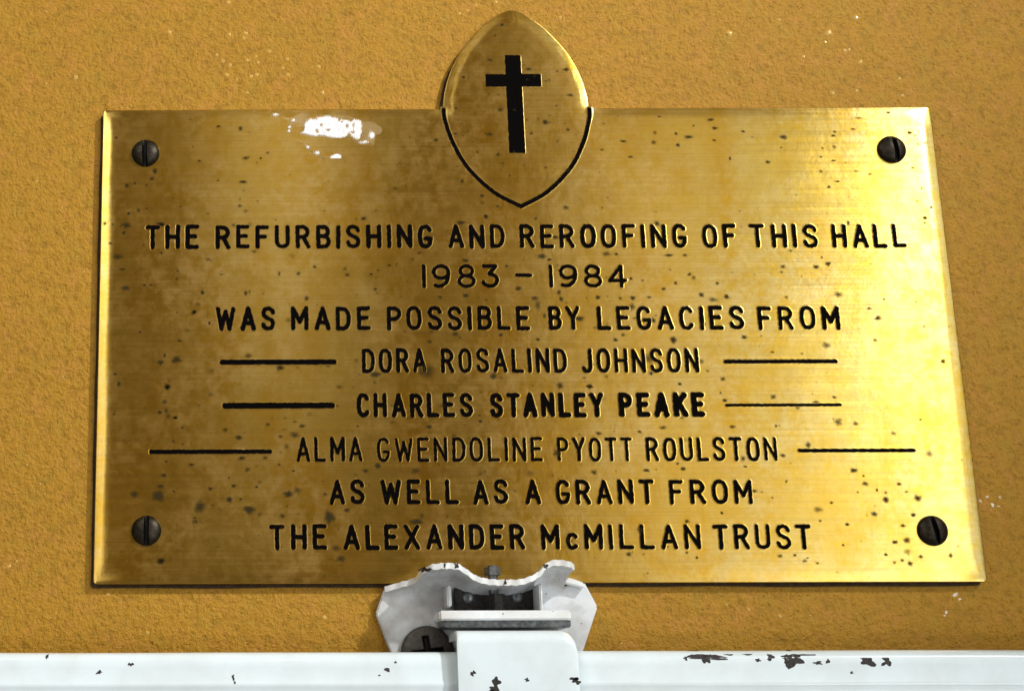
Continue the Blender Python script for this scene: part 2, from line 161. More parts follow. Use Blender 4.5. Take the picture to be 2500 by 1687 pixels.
def mixc(nt, fac, a, b, mode='MIX'):
    m = N(nt, 'Mix', data_type='RGBA', blend_type=mode)
    for s, v in ((m.inputs[0], fac), (m.inputs[6], a), (m.inputs[7], b)):
        if hasattr(v, 'is_linked') or hasattr(v, 'links'): L(nt, v, s)
        elif isinstance(v, (int, float)): s.default_value = v
        else: s.default_value = (*v, 1)
    return m.outputs[2]
def math_(nt, op, a, b=None, clamp=False):
    m = N(nt, 'Math', operation=op); m.use_clamp = clamp
    for s, v in zip(m.inputs, (a, b)):
        if v is None: continue
        if isinstance(v, (int, float)): s.default_value = v
        else: L(nt, v, s)
    return m.outputs[0]
def bump(nt, h, strength, dist_mm, prev=None):
    b = N(nt, 'Bump'); b.inputs['Strength'].default_value = strength; b.inputs['Distance'].default_value = dist_mm*MM
    L(nt, h, b.inputs['Height'])
    if prev is not None: L(nt, prev, b.inputs['Normal'])
    return b.outputs[0]
def attr(nt, name): return N(nt, 'Attribute', attribute_name=name).outputs['Fac']

def wall_mat():
    m, nt, p, _ = new_mat('ochre_wall_paint')
    v = mmcoord(nt)
    big = noise(nt, v, 0.02, 4, 0.6)
    mid = noise(nt, v, 0.42, 4, 0.62)
    fine = noise(nt, v, 1.15, 3, 0.6)
    c = mixc(nt, ramp(nt, big, [(0.35, g(0)), (0.65, g(1))]), (0.400, 0.205, 0.017), (0.435, 0.225, 0.018))
    hue = noise(nt, v, 0.13, 4, 0.65)
    c = mixc(nt, ramp(nt, hue, [(0.52, g(0)), (0.68, g(0.8))]), c, (0.385, 0.226, 0.022))
    c = mixc(nt, ramp(nt, hue, [(0.32, g(0.8)), (0.48, g(0))]), c, (0.47, 0.222, 0.036))
    c = mixc(nt, ramp(nt, mid, [(0.30, g(0.8)), (0.52, g(0))]), c, (0.285, 0.150, 0.012))
    c = mixc(nt, ramp(nt, fine, [(0.30, g(0.7)), (0.42, g(0))]), c, (0.22, 0.115, 0.008))
    c = mixc(nt, ramp(nt, fine, [(0.62, g(0)), (0.78, g(0.6))]), c, (0.51, 0.29, 0.06))
    L(nt, c, p.inputs['Base Color'])
    p.inputs['Roughness'].default_value = 0.42
    p.inputs['Specular IOR Level'].default_value = 0.22
    n1 = bump(nt, mid, 0.75, 1.0)
    n2 = bump(nt, fine, 0.9, 0.65, n1)
    n3 = bump(nt, noise(nt, v, 3.2, 2, 0.5), 0.5, 0.10, n2)
    L(nt, n3, p.inputs['Normal'])
    return m

def brass_nodes(nt, p, ink=None):
    v = mmcoord(nt)
    blot = noise(nt, v, 0.028, 6, 0.66, 0.2)
    mott = noise(nt, v, 0.26, 6, 0.72, 0.1)
    grain = noise(nt, v, 0.9, 4, 0.65)
    tall = noise(nt, mmcoord(nt, (0.055, 1, 0.018)), 1.0, 5, 0.6, 0.5)
    vb = mmcoord(nt, (0.012, 1, 1.6)); brush = noise(nt, vb, 1.3, 5, 0.7)
    olive = math_(nt, 'MULTIPLY', ramp(nt, blot, [(0.40, g(0.25)), (0.58, g(1))]), ramp(nt, mott, [(0.40, g(0)), (0.60, g(1))]))
    c = mixc(nt, ramp(nt, tall, [(0.40, g(0)), (0.62, g(1))]), (0.73, 0.445, 0.055), (0.76, 0.535, 0.125))
    c = mixc(nt, math_(nt, 'MULTIPLY', olive, 0.9), c, (0.80, 0.64, 0.29))
    c = mixc(nt, ramp(nt, grain, [(0.30, g(0.35)), (0.46, g(0))]), c, (0.50, 0.33, 0.09))
    c = mixc(nt, ramp(nt, brush, [(0.34, g(0.45)), (0.56, g(0))]), c, (0.54, 0.38, 0.11))
    r = ramp(nt, brush, [(0.3, g(0.29)), (0.7, g(0.33))])
    fine = grain
    nb = bump(nt, brush, 0.16, 0.03)
    nb = bump(nt, blot, 0.15, 0.9, nb)
    tan = N(nt, 'CombineXYZ'); tan.inputs[0].default_value = 1.0
    out = [n for n in nt.nodes if n.type == 'OUTPUT_MATERIAL'][0]
    gl = N(nt, 'BsdfAnisotropic', distribution='BECKMANN')
    L(nt, mixc(nt, 1.0, c, (0.66, 0.66, 0.60), 'MULTIPLY'), gl.inputs['Color']); L(nt, r, gl.inputs['Roughness'])
    gl.inputs['Anisotropy'].default_value = 0.5
    L(nt, tan.outputs[0], gl.inputs['Tangent']); L(nt, nb, gl.inputs['Normal'])
    df = N(nt, 'BsdfDiffuse'); L(nt, mixc(nt, 1.0, c, (0.70, 0.50, 0.25), 'MULTIPLY'), df.inputs['Color']); L(nt, nb, df.inputs['Normal'])
    mx = N(nt, 'MixShader'); L(nt, math_(nt, 'MULTIPLY_ADD', olive, 0.16), mx.inputs[0]); nt.nodes[-1].inputs[2].default_value = 0.13
    L(nt, gl.outputs[0], mx.inputs[1]); L(nt, df.outputs[0], mx.inputs[2])
    if not ink:
        L(nt, mx.outputs[0], out.inputs[0]); nt.nodes.remove(p); return
    v2 = noise(nt, v, 1.4, 4, 0.7)
    wear = ramp(nt, v2, [(0.64, g(0)), (0.80, g(0.6))])
    L(nt, mixc(nt, wear, (0.002, 0.0015, 0.0015), (0.10, 0.095, 0.075)), p.inputs['Base Color'])
    p.inputs['Roughness'].default_value = 0.8; p.inputs['Specular IOR Level'].default_value = 0.03
    m2 = N(nt, 'MixShader'); L(nt, attr(nt, ink), m2.inputs[0]); L(nt, mx.outputs[0], m2.inputs[1]); L(nt, p.outputs[0], m2.inputs[2])
    L(nt, m2.outputs[0], out.inputs[0])

def brass_mat():
    m, nt, p, _ = new_mat('tarnished_brass'); brass_nodes(nt, p); return m
def ink_mat():
    m, nt, p, _ = new_mat('black_filled_engraving'); brass_nodes(nt, p, 'ink'); return m
def spot_mat():
    m, nt, p, out = new_mat('black_tarnish'); v = mmcoord(nt)
    n = noise(nt, v, 1.6, 3, 0.6)
    L(nt, mixc(nt, n, (0.016, 0.012, 0.004), (0.055, 0.043, 0.016)), p.inputs['Base Color'])
    p.inputs['Roughness'].default_value = 0.7; p.inputs['Specular IOR Level'].default_value = 0.06
    a = math_(nt, 'MULTIPLY', attr(nt, 'cover'), math_(nt, 'MULTIPLY_ADD', n, 1.2), True)
    nt.nodes[-2].inputs[2].default_value = 0.35
    for nd in nt.nodes:
        if nd.type == 'MATH' and nd.operation == 'MULTIPLY_ADD': nd.inputs[2].default_value = 0.35
    t = N(nt, 'BsdfTransparent'); mx = N(nt, 'MixShader')
    L(nt, a, mx.inputs[0]); L(nt, t.outputs[0], mx.inputs[1]); L(nt, p.outputs[0], mx.inputs[2]); L(nt, mx.outputs[0], out.inputs[0])
    return m
def smear_mat():
    m, nt, p, out = new_mat('white_glare_paint'); v = mmcoord(nt)
    n = noise(nt, v, 0.8, 3, 0.6)
    w = mixc(nt, ramp(nt, noise(nt, mmcoord(nt, (1.6, 1, .5)), .9, 4, .6), [(.35, g(0)), (.65, g(1))]), (0.70, 0.71, 0.76), (0.90, 0.91, 0.93))
    L(nt, mixc(nt, attr(nt, 'white'), (0.52, 0.38, 0.18), w), p.inputs['Base Color'])
    p.inputs['Roughness'].default_value = 0.25
    L(nt, bump(nt, n, 0.4, 0.2), p.inputs['Normal'])
    t = N(nt, 'BsdfTransparent'); mx = N(nt, 'MixShader')
    L(nt, attr(nt, 'cover'), mx.inputs[0]); L(nt, t.outputs[0], mx.inputs[1]); L(nt, p.outputs[0], mx.inputs[2]); L(nt, mx.outputs[0], out.inputs[0])
    return m
def paint_mat(name, base, dirt, amount=0.5, rough=0.28, chips=0.0):
    m, nt, p, _ = new_mat(name); v = mmcoord(nt)
    n1 = noise(nt, v, 0.09, 4, 0.6); n2 = noise(nt, v, 0.7, 4, 0.65)
    c = mixc(nt, ramp(nt, n1, [(0.4, g(0)), (0.75, g(amount))]), base, dirt)
    c = mixc(nt, ramp(nt, n2, [(0.62, g(0)), (0.85, g(amount))]), c, dirt)
    if chips:
        n3 = noise(nt, v, 0.45, 3, 0.55)
        c = mixc(nt, ramp(nt, n3, [(chips, g(0)), (chips+0.015, g(1))]), c, (0.05, 0.04, 0.035))
    L(nt, c, p.inputs['Base Color']); p.inputs['Roughness'].default_value = rough
    p.inputs['Coat Weight'].default_value = 0.3; p.inputs['Coat Roughness'].default_value = 0.12
    L(nt, bump(nt, n1, 0.12, 0.6, bump(nt, n2, 0.10, 0.15)), p.inputs['Normal'])
    return m
def metal_mat(name, a, b, rough, metallic, sc=0.8):
    m, nt, p, _ = new_mat(name); v = mmcoord(nt); n = noise(nt, v, sc, 4, 0.65)
    L(nt, mixc(nt, ramp(nt, n, [(0.35, g(0)), (0.65, g(1))]), a, b), p.inputs['Base Color'])
    p.inputs['Roughness'].default_value = rough; p.inputs['Metallic'].default_value = metallic
    L(nt, bump(nt, n, 0.25, 0.15), p.inputs['Normal']); return m

M_WALL = wall_mat(); M_BRASS = brass_mat(); M_INK = ink_mat(); M_SPOT = spot_mat(); M_SMEAR = smear_mat()
M_RAIL = paint_mat('white_gloss_rail_paint', (0.765, 0.88, 0.95), (0.60, 0.66, 0.68), 0.45)
M_CLIP = paint_mat('white_clip_paint', (0.84, 0.88, 0.92), (0.50, 0.47, 0.42), 0.6, 0.35, 0.70)
M_PLATE = paint_mat('grimy_shaded_paint', (0.70, 0.73, 0.78), (0.27, 0.24, 0.20), 0.85, 0.45, 0.70)  # clip white greyed by grime plus painted shade: plate, lip underside, left tab
M_CHIP = metal_mat('bare_dark_metal', (0.010, 0.010, 0.011), (0.042, 0.035, 0.03), 0.6, 0.2)
M_SCREW = metal_mat('blackened_screw', (0.009, 0.007, 0.004), (0.034, 0.026, 0.014), 0.42, 0.7)
M_SLOT = metal_mat('black_slot', (0.004, 0.004, 0.004), (0.01, 0.009, 0.008), 0.9, 0.0)  # near-black slot colour
M_GREY = metal_mat('grey_steel', (0.07, 0.08, 0.09), (0.20, 0.21, 0.22), 0.35, 0.7)
M_RECESS = metal_mat('grimy_shaded_steel', (0.006, 0.005, 0.005), (0.045, 0.04, 0.034), 0.65, 0.3)  # grime and recess shade both put into this near-black
M_PHIL = metal_mat('dull_screw_head', (0.055, 0.05, 0.045), (0.10, 0.09, 0.08), 0.5, 0.4)
M_SHADOW = metal_mat('dark_shadow_sheet', (0.020, 0.011, 0.004), (0.055, 0.032, 0.012), 0.9, 0.0, 0.5)  # near-black colour for the plaque's painted shadow line
M_FLECK = metal_mat('pale_paint_fleck', (0.62, 0.50, 0.36), (0.80, 0.72, 0.6), 0.4, 0.0)
M_GLINT = metal_mat('glossy_paint_bead', (0.50, 0.29, 0.05), (0.58, 0.36, 0.08), 0.13, 0.0)

# ------------------------------------------------------------------ wall
WX0, WX1, WZ0, WZ1 = -1000, 1000, -600, 700
wv = [(x, d, z) for d in (-0.5, -25) for x, z in ((WX0, WZ0), (WX1, WZ0), (WX1, WZ1), (WX0, WZ1))]
wall = make('wall', wv, [(0, 1, 2, 3), (7, 6, 5, 4), (0, 4, 5, 1), (1, 5, 6, 2), (2, 6, 7, 3), (3, 7, 4, 0)], M_WALL, smooth=False)
wall['kind'] = 'structure'

def blob(cx, cz, rx, rz, depth, rings=3, n=16, rag=0.22, dome=0.0, lift=0.0):
    """irregular flat or domed patch; returns verts, faces, radial parameter"""
    ph = RNG.uniform(0, 6.283, 4); am = RNG.uniform(-1, 1, 4)*rag
    vs, t = [(cx, depth(cx, cz) + lift + dome, cz)], [1.0]
    for k in range(1, rings+1):
        q = k/rings
        for i in range(n):
            a = 6.28318*i/n
            s = q*(1 + sum(am[j]*math.sin((j+2)*a + ph[j]) for j in range(4)))
            x, z = cx + rx*s*math.cos(a), cz + rz*s*math.sin(a)
            vs.append((x, depth(x, z) + lift + dome*math.sqrt(max(0, 1-q*q)), z)); t.append(1-q)
    fs = [(0, 1+i, 1+(i+1) % n, 0) for i in range(n)]
    for k in range(rings-1):
        o = 1+k*n
        fs += [(o+i, o+n+i, o+n+(i+1) % n, o+(i+1) % n) for i in range(n)]
    return vs, fs, t
def blobs_object(name, specs, depth, mat, parent, off, lift, rag=0.22, dome=0.0, rings=3, n=16, key='cover'):
    V, F, T = [], [], []
    for s in specs:
        v, f, t = blob(s[0], s[1], s[2], s[3], depth, rings, n, rag, dome if not callable(dome) else dome(s), lift)
        o = len(V); V += v; F += [tuple(o+i for i in q) for q in f]
        k = s[4] if len(s) > 4 else 1.0
        T += [min(1.0, k*1.25*tt) for tt in t]
    # fan triangles first ring: keep as tri/quads through from_pydata
    faces = [tuple(dict.fromkeys(q)) for q in F]
    v = np.asarray(V); w = np.c_[v[:, 0]-off[0], -(v[:, 1]-off[1]), v[:, 2]-off[2]]
    me = bpy.data.meshes.new(name); me.from_pydata((w*MM).tolist(), [], faces)
    at = me.attributes.new(key, 'FLOAT', 'POINT'); at.data.foreach_set('value', np.asarray(T, np.float32))
    me.polygons.foreach_set('use_smooth', [True]*len(me.polygons)); me.materials.append(mat)
    o = bpy.data.objects.new(name, me); COL.objects.link(o); o.parent = parent
    return o

# pale flecks and glossy beads of paint on the wall
f_ = [(x, z, r, r*random.uniform(0.6, 1.0)) for x, z, r in FLECKS]
o = blobs_object('paint_fleck', f_, lambda x, z: -0.5, M_FLECK, wall, (0, 0, 0), 0.02, 0.3, 0.12, 3, 12)
o['kind'] = 'stuff'; o['label'] = 'pale paint flecks beside the lower right corner of the plaque'

BEADS = [(random.uniform(-165, 165), random.uniform(-90, 108), r, r) for r in [random.uniform(.15, .4) for _ in range(170)]]
o = blobs_object('paint_bead', [(x, z, r*1.4, r*1.4) for x, z, r in GLINTS] + BEADS, lambda x, z: -0.5, M_GLINT, wall, (0, 0, 0), -.03, 0.15, lambda q: q[2]*.32, 4, 14)
o['kind'] = 'stuff'; o['label'] = 'tiny glossy beads in the wall paint catching the light'

# ------------------------------------------------------------------ plaque outline
PX0, PX1, PZ0, PZ1 = -125.0, 125.0, -70.98, 70.98
HALF = [(0, 103.4), (2.2, 102.9), (5.0, 101.3), (8.9, 98.2), (11.9, 95.1), (16.4, 89.3), (19.7, 82.6), (21.6, 75.6), (22.05, 70.98),
        (21.75, 67.3), (19.6, 60.0), (15.3, 51.8), (7.9, 44.2), (0, 39.69)]
def catmull(P, n):
    P = [np.array(p, float) for p in P]; out = []
    E = [2*P[0]-P[1]] + P + [2*P[-1]-P[-2]]
    for i in range(1, len(E)-2):
        a, b, c, d = E[i-1:i+3]
        for k in range(n):
            t = k/n
            out.append(0.5*((2*b) + (c-a)*t + (2*a-5*b+4*c-d)*t*t + (3*b-3*c+d-a)*t**3))
    out.append(P[-1]); return np.array(out)
HALF[0] = (0, 103.4)
EXT = catmull([(-2.2, 102.9)] + HALF[:9], 6)
EXT = EXT[EXT[:, 0] >= -1e-6]
UP = EXT                                             # apex -> right junction
LOW = catmull(HALF[8:], 8)                            # junction -> lower tip
CR = 1.0
pts, dirs = [], []                                    # (point, kind, corner centre)
def corner(cx, cz, a0):
    for k in range(6):
        a = math.radians(a0 + 18*k); pts.append((cx+CR*math.cos(a), cz+CR*math.sin(a)))
        dirs.append(('c', math.cos(a), math.sin(a), cx, cz, math.copysign(1, math.cos(math.radians(a0+45))), math.copysign(1, math.sin(math.radians(a0+45)))))
def line(a, b, n):
    for k in range(1, n):
        t = k/n; pts.append((a[0]+(b[0]-a[0])*t, a[1]+(b[1]-a[1])*t)); dirs.append(None)
corner(PX1-CR, PZ1-CR, 0)
line((PX1-CR, PZ1), (22.05, PZ1), 14)
for p in UP[::-1]: pts.append(tuple(p)); dirs.append(None)
for p in UP[1:]: pts.append((-p[0], p[1])); dirs.append(None)
line((-22.05, PZ1), (PX0+CR, PZ1), 14)
corner(PX0+CR, PZ1-CR, 90)
line((PX0, PZ1-CR), (PX0, PZ0+CR), 20)
corner(PX0+CR, PZ0+CR, 180)
line((PX0+CR, PZ0), (PX1-CR, PZ0), 30)
corner(PX1-CR, PZ0+CR, 270)
line((PX1, PZ0+CR), (PX1, PZ1-CR), 20)
pts = np.array(pts); n_o = len(pts)
def offset(d):
    out = np.empty_like(pts)
    for i in range(n_o):
        k = dirs[i]; p = pts[i]
        if k is not None:
            _, nx, nz, cx, cz, sx, sz = k
            out[i] = (p[0]-nx*d, p[1]-nz*d) if d <= CR else (cx-sx*(d-CR), cz-sz*(d-CR))
        else:
            a, b = pts[i-1], pts[(i+1) % n_o]
            e1 = p-a; e2 = b-p; e1 = e1/np.linalg.norm(e1); e2 = e2/np.linalg.norm(e2)
            n1 = np.array([-e1[1], e1[0]]); n2 = np.array([-e2[1], e2[0]])   # inward for CCW
            out[i] = p + (n1+n2)*d/(1+n1@n2)
    return out
PROFILE = [(0, 0.16), (0.0, 2.06), (0.05, 2.14), (0.12, 2.185), (0.22, 2.205), (1.1, 2.335), (2.0, 2.47), (2.15, 2.49), (2.55, 2.535), (3.2, 2.58), (4.4, 2.6)]
V, F = [], []
for d, h in PROFILE:
    q = offset(d)
    for i_, (x, z) in enumerate(q):
        w = 0 if d in (0, 4.4) or dirs[i_] is not None else d/4.4*(1-d/4.4)*4
        j_ = .10*math.sin(i_*1.7+d*3)+.08*math.sin(i_*.53+1+d)
        V.append((x, h + w*.012*math.sin(i_*.9+d*2) + (.04*math.sin(i_*2.3) if d == 0 and h > 1 else 0), z))
for k in range(len(PROFILE)-1):
    for i in range(n_o):
        j = (i+1) % n_o
        F.append((k*n_o+i, k*n_o+j, (k+1)*n_o+j, (k+1)*n_o+i))
F.append(tuple(range((len(PROFILE)-1)*n_o, len(PROFILE)*n_o)))
F.append(tuple(range(n_o-1, -1, -1)))
PR = (0, 0.45, 0)
plaque = root('memorial_plaque', PR, 'spotted brass memorial plaque with a pointed oval top, screwed to the ochre wall', 'plaque')
make('plate', V, F, M_BRASS, plaque, off=PR)
bk = [(x-.95+.10*math.sin(i*2.1)+.08*math.sin(i*.71), z-.95+.10*math.sin(i*1.3)+.08*math.sin(i*.57)) for i, (x, z) in enumerate(pts)]  # added dark sheet shifted down-left, drawing the plaque's cast shadow
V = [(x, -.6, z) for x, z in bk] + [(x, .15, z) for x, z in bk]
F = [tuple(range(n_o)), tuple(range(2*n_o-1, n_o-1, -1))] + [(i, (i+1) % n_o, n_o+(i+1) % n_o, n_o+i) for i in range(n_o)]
bo = make('shadow_sheet', V, F, M_SHADOW, plaque, smooth=False, off=PR)

PD = np.array([p[0] for p in PROFILE[1:]]); PH = np.array([p[1] for p in PROFILE[1:]])
def plaque_depth(x, z):
    if z > PZ1-4.4 and abs(x) < 26: return PLAQUE_D
    d = min(x-PX0, PX1-x, z-PZ0, PZ1-z)
    return float(np.interp(d, PD, PH))

# ------------------------------------------------------------------ engraving
def arc(cx, cy, rx, ry, a0, a1, n=14, ex=2.0):
    o = []
    for k in range(n+1):
        a = math.radians(a0 + (a1-a0)*k/n); c, s = math.cos(a), math.sin(a)
        o.append((cx+rx*math.copysign(abs(c)**(2/ex), c), cy+ry*math.copysign(abs(s)**(2/ex), s)))
    return o
def glyph(ch):
    """engraver's single-stroke capitals: (width, strokes) on a cap height of 1"""
    if ch == 'A': return .52, [[(0, 0), (.26, 1), (.52, 0)], [(.085, .29), (.435, .29)]]
    if ch == 'B': return .46, [[(0, 0), (0, 1), (.24, 1)] + arc(.24, .765, .19, .235, 90, -90) + [(0, .53)], [(.24, .53)] + arc(.24, .265, .22, .265, 90, -90) + [(0, 0)]]
    if ch == 'C': return .46, [arc(.235, .5, .235, .5, 38, 322, 26, 2.5)]
    if ch == 'D': return .48, [[(0, 0), (0, 1), (.16, 1)] + arc(.16, .5, .32, .5, 90, -90, 20, 2.4) + [(0, 0)]]
    if ch == 'E': return .42, [[(.42, 1), (0, 1), (0, 0), (.42, 0)], [(0, .52), (.34, .52)]]
    if ch == 'F': return .42, [[(.42, 1), (0, 1), (0, 0)], [(0, .52), (.33, .52)]]
    if ch == 'G': return .47, [arc(.235, .5, .235, .5, 38, 330, 26, 2.5) + [(.47, .40), (.26, .40)]]
    if ch == 'H': return .48, [[(0, 0), (0, 1)], [(.48, 0), (.48, 1)], [(0, .5), (.48, .5)]]
    if ch == 'I': return .0, [[(0, 0), (0, 1)]]
    if ch == 'J': return .34, [[(.34, 1), (.34, .24)] + arc(.17, .22, .17, .22, 0, -165)]
    if ch == 'K': return .48, [[(0, 0), (0, 1)], [(.46, 1), (0, .40)], [(.15, .59), (.48, 0)]]
    if ch == 'L': return .42, [[(0, 1), (0, 0), (.42, 0)]]
    if ch == 'M': return .58, [[(0, 0), (0, 1), (.29, .32), (.58, 1), (.58, 0)]]
    if ch == 'N': return .50, [[(0, 0), (0, 1), (.50, 0), (.50, 1)]]
    if ch == 'O': return .50, [arc(.25, .5, .25, .5, 90, 450, 32, 2.45)]
    if ch == 'P': return .45, [[(0, 0), (0, 1), (.21, 1)] + arc(.21, .735, .24, .265, 90, -90) + [(0, .47)]]
    if ch == 'R': return .47, [[(0, 0), (0, 1), (.21, 1)] + arc(.21, .745, .24, .255, 90, -90) + [(0, .49)], [(.24, .49), (.47, 0)]]
    if ch == 'S': return .46, [catmull([(.45, .80), (.39, .94), (.23, 1.0), (.07, .94), (.01, .76), (.08, .60), (.23, .51), (.39, .41), (.46, .24), (.39, .06), (.23, 0), (.06, .06), (0, .21)], 4).tolist()]
    if ch == 'T': return .48, [[(0, 1), (.48, 1)], [(.24, 1), (.24, 0)]]
    if ch == 'U': return .48, [[(0, 1), (0, .24)] + arc(.24, .24, .24, .24, 180, 360) + [(.48, 1)]]
    if ch == 'W': return .72, [[(0, 1), (.17, 0), (.36, .86), (.55, 0), (.72, 1)]]
    if ch == 'X': return .52, [[(0, 0), (.52, 1)], [(0, 1), (.52, 0)]]
    if ch == 'Y': return .52, [[(0, 1), (.26, .47), (.52, 1)], [(.26, .47), (.26, 0)]]
    if ch == 'c': return .34, [arc(.18, .31, .18, .31, 42, 318, 22, 2.2)]
    if ch == '1': return .0, [[(0, 0), (0, 1)]]
    if ch == '9': return .60, [arc(.29, .70, .29, .30, 0, 360, 26), [(.58, .70), (.575, .46), (.48, .18), (.32, .03), (.16, 0), (.04, .06)]]
    if ch == '8': return .58, [arc(.29, .755, .24, .245, 0, 360, 24), arc(.29, .255, .29, .255, 0, 360, 24)]
    if ch == '3': return .52, [[(.02, .98), (.48, .98), (.22, .60)] + arc(.24, .30, .28, .30, 85, -160, 20)]
    if ch == '4': return .62, [[(.46, 0), (.46, 1), (0, .27), (.62, .27)]]
    raise KeyError(ch)

def seg_dist(X, Z, A, B):
    ax, az = A; bx, bz = B; dx, dz = bx-ax, bz-az; l2 = dx*dx+dz*dz+1e-12
    t = np.clip(((X-ax)*dx+(Z-az)*dz)/l2, 0, 1)
    return np.hypot(X-ax-t*dx, Z-az-t*dz)
def smooth_noise(X, Z, sc, seed):
    r = np.random.default_rng(seed); o = np.zeros_like(X)
    for _ in range(7):
        a = r.uniform(0, 6.283); f = sc*r.uniform(0.6, 1.6)
        o += np.sin((X*math.cos(a)+Z*math.sin(a))*f*6.283 + r.uniform(0, 6.283))
    return o/3.5
LIPW = 0.10
def relief(strokes, r, seed, step=0.13, burr=0.028, rag=0.09):
    """groove with a burr lip around it, standing a hair proud of the plate"""
    allp = np.array([p for s in strokes for p in s]); m = r+0.45
    xs = np.arange(allp[:, 0].min()-m, allp[:, 0].max()+m+step, step)
    zs = np.arange(allp[:, 1].min()-m, allp[:, 1].max()+m+step, step)
    X, Z = np.meshgrid(xs, zs); D = np.full(X.shape, 1e9)
    for s in strokes:
        for a, b in zip(s[:-1], s[1:]): D = np.minimum(D, seg_dist(X, Z, a, b))
    S = D - r + smooth_noise(X, Z, 0.55, seed)*rag
    H = np.interp(S, [-0.34, -0.03, 0.03, 0.32, 0.5], [0.010, burr, burr, -0.02, -0.05])
    INK = np.clip((0.03-S)/0.09, 0, 1)
    keep = S < 0.34
    nz, nx = X.shape
    kq = keep[:-1, :-1] | keep[1:, :-1] | keep[:-1, 1:] | keep[1:, 1:]
    idx = np.arange(nz*nx).reshape(nz, nx)
    q = np.stack([idx[:-1, :-1][kq], idx[:-1, 1:][kq], idx[1:, 1:][kq], idx[1:, :-1][kq]], 1)
    used = np.unique(q); re = np.full(nz*nx, -1); re[used] = np.arange(len(used))
    V = np.stack([X.ravel()[used], PLAQUE_D+H.ravel()[used], Z.ravel()[used]], 1)
    return V, re[q], INK.ravel()[used]
class Relief:
    def __init__(s): s.V, s.F, s.A, s.n = [], [], [], 0
    def add(s, v, f, a):
        s.V.append(v); s.F.append(f+s.n); s.A.append(a); s.n += len(v)
    def build(s, name, label=None):
        o = sheet(name, np.concatenate(s.V), np.concatenate(s.F), M_INK, plaque, {'ink': np.concatenate(s.A)}, PR)
        if label: o['label'] = label
        return o

seed = 1
for li, words in enumerate(LINES):
    R = Relief()
    for text, x0, x1, z0, z1, sw in words:
        r = sw/2*1.03
        if text == '-':
            seed += 1; R.add(*relief([[(x0+r, z0), (x1-r, z0)]], r, seed)); continue
        h = (z1-z0)-2*r
        gs = [glyph(c) for c in text]
        gap = .215*h + 2*r if li != 1 else .20*h + 2*r
        tot = sum(w*h for w, _ in gs); avail = (x1-x0)-2*r
        # letter widths and gaps stretch together so that the word fills its measured span
        ng = len(gs)-1
        k = avail/(tot+gap*ng) if ng else avail/max(tot, 1e-6)
        if ng and k < 0.75: k = k
        x = x0+r
        for ch, (w, st) in zip(text, gs):
            jx, jz, sl = random.gauss(0, .05), random.gauss(0, .05), random.gauss(0, .008)
            P = [[(x+jx+p[0]*h*k+p[1]*h*sl, z0+r+jz+p[1]*h) for p in s] for s in st]
            seed += 1; R.add(*relief(P, r*random.uniform(.95, 1.06), seed, rag=0.10 if text == 'PEAKE' else 0.07))
            x += w*h*k + gap*k
    R.build('inscription_line')
for x0, x1, z, t in RULES:
    R = Relief(); seed += 1
    R.add(*relief([[(x0+t/2, z), (x1-t/2, z)]], t/2, seed, rag=.06)); R.build('ruled_line')

# shield outline below the pointed oval and the cross inside it
def box_relief(rects, seed, step=0.13):
    xs = np.arange(min(r[0] for r in rects)-.6, max(r[1] for r in rects)+.6, step); zs = np.arange(min(r[2] for r in rects)-.6, max(r[3] for r in rects)+.6, step)
    X, Z = np.meshgrid(xs, zs); S = np.full(X.shape, 1e9)
    for a, b, c, d in rects:
        qx = np.maximum(a-X, X-b); qz = np.maximum(c-Z, Z-d)
        S = np.minimum(S, np.hypot(np.maximum(qx, 0), np.maximum(qz, 0)) + np.minimum(np.maximum(qx, qz), 0))
    S = S + smooth_noise(X, Z, .5, seed)*.05
    H = np.interp(S, [-0.30, -0.03, 0.02, 0.22, 0.4], [0.012, .03, .03, -0.02, -0.05]); INK = np.clip((0.03-S)/0.09, 0, 1)
    keep = S < 0.24; nz, nx = X.shape
    kq = keep[:-1, :-1] | keep[1:, :-1] | keep[:-1, 1:] | keep[1:, 1:]
    idx = np.arange(nz*nx).reshape(nz, nx)
    q = np.stack([idx[:-1, :-1][kq], idx[:-1, 1:][kq], idx[1:, 1:][kq], idx[1:, :-1][kq]], 1)
    used = np.unique(q); re = np.full(nz*nx, -1); re[used] = np.arange(len(used))
    return np.stack([X.ravel()[used], PLAQUE_D+H.ravel()[used], Z.ravel()[used]], 1), re[q], INK.ravel()[used]
R = Relief(); R.add(*box_relief([(-2.82, 2.05, 56.5, 88.3), (-8.95, 7.98, 77.95, 82.1)], 501)); R.build('engraved_cross')
R = Relief()
lo = LOW[1:]
strk = [[(-p[0], p[1]) for p in lo[:-1]] + [tuple(p) for p in lo[::-1]]]
strk[0].insert(0, (-22.05, 70.3)); strk[0].append((22.05, 70.3))
R.add(*relief(strk, 0.66, 502, rag=.05)); R.build('engraved_oval_outline')

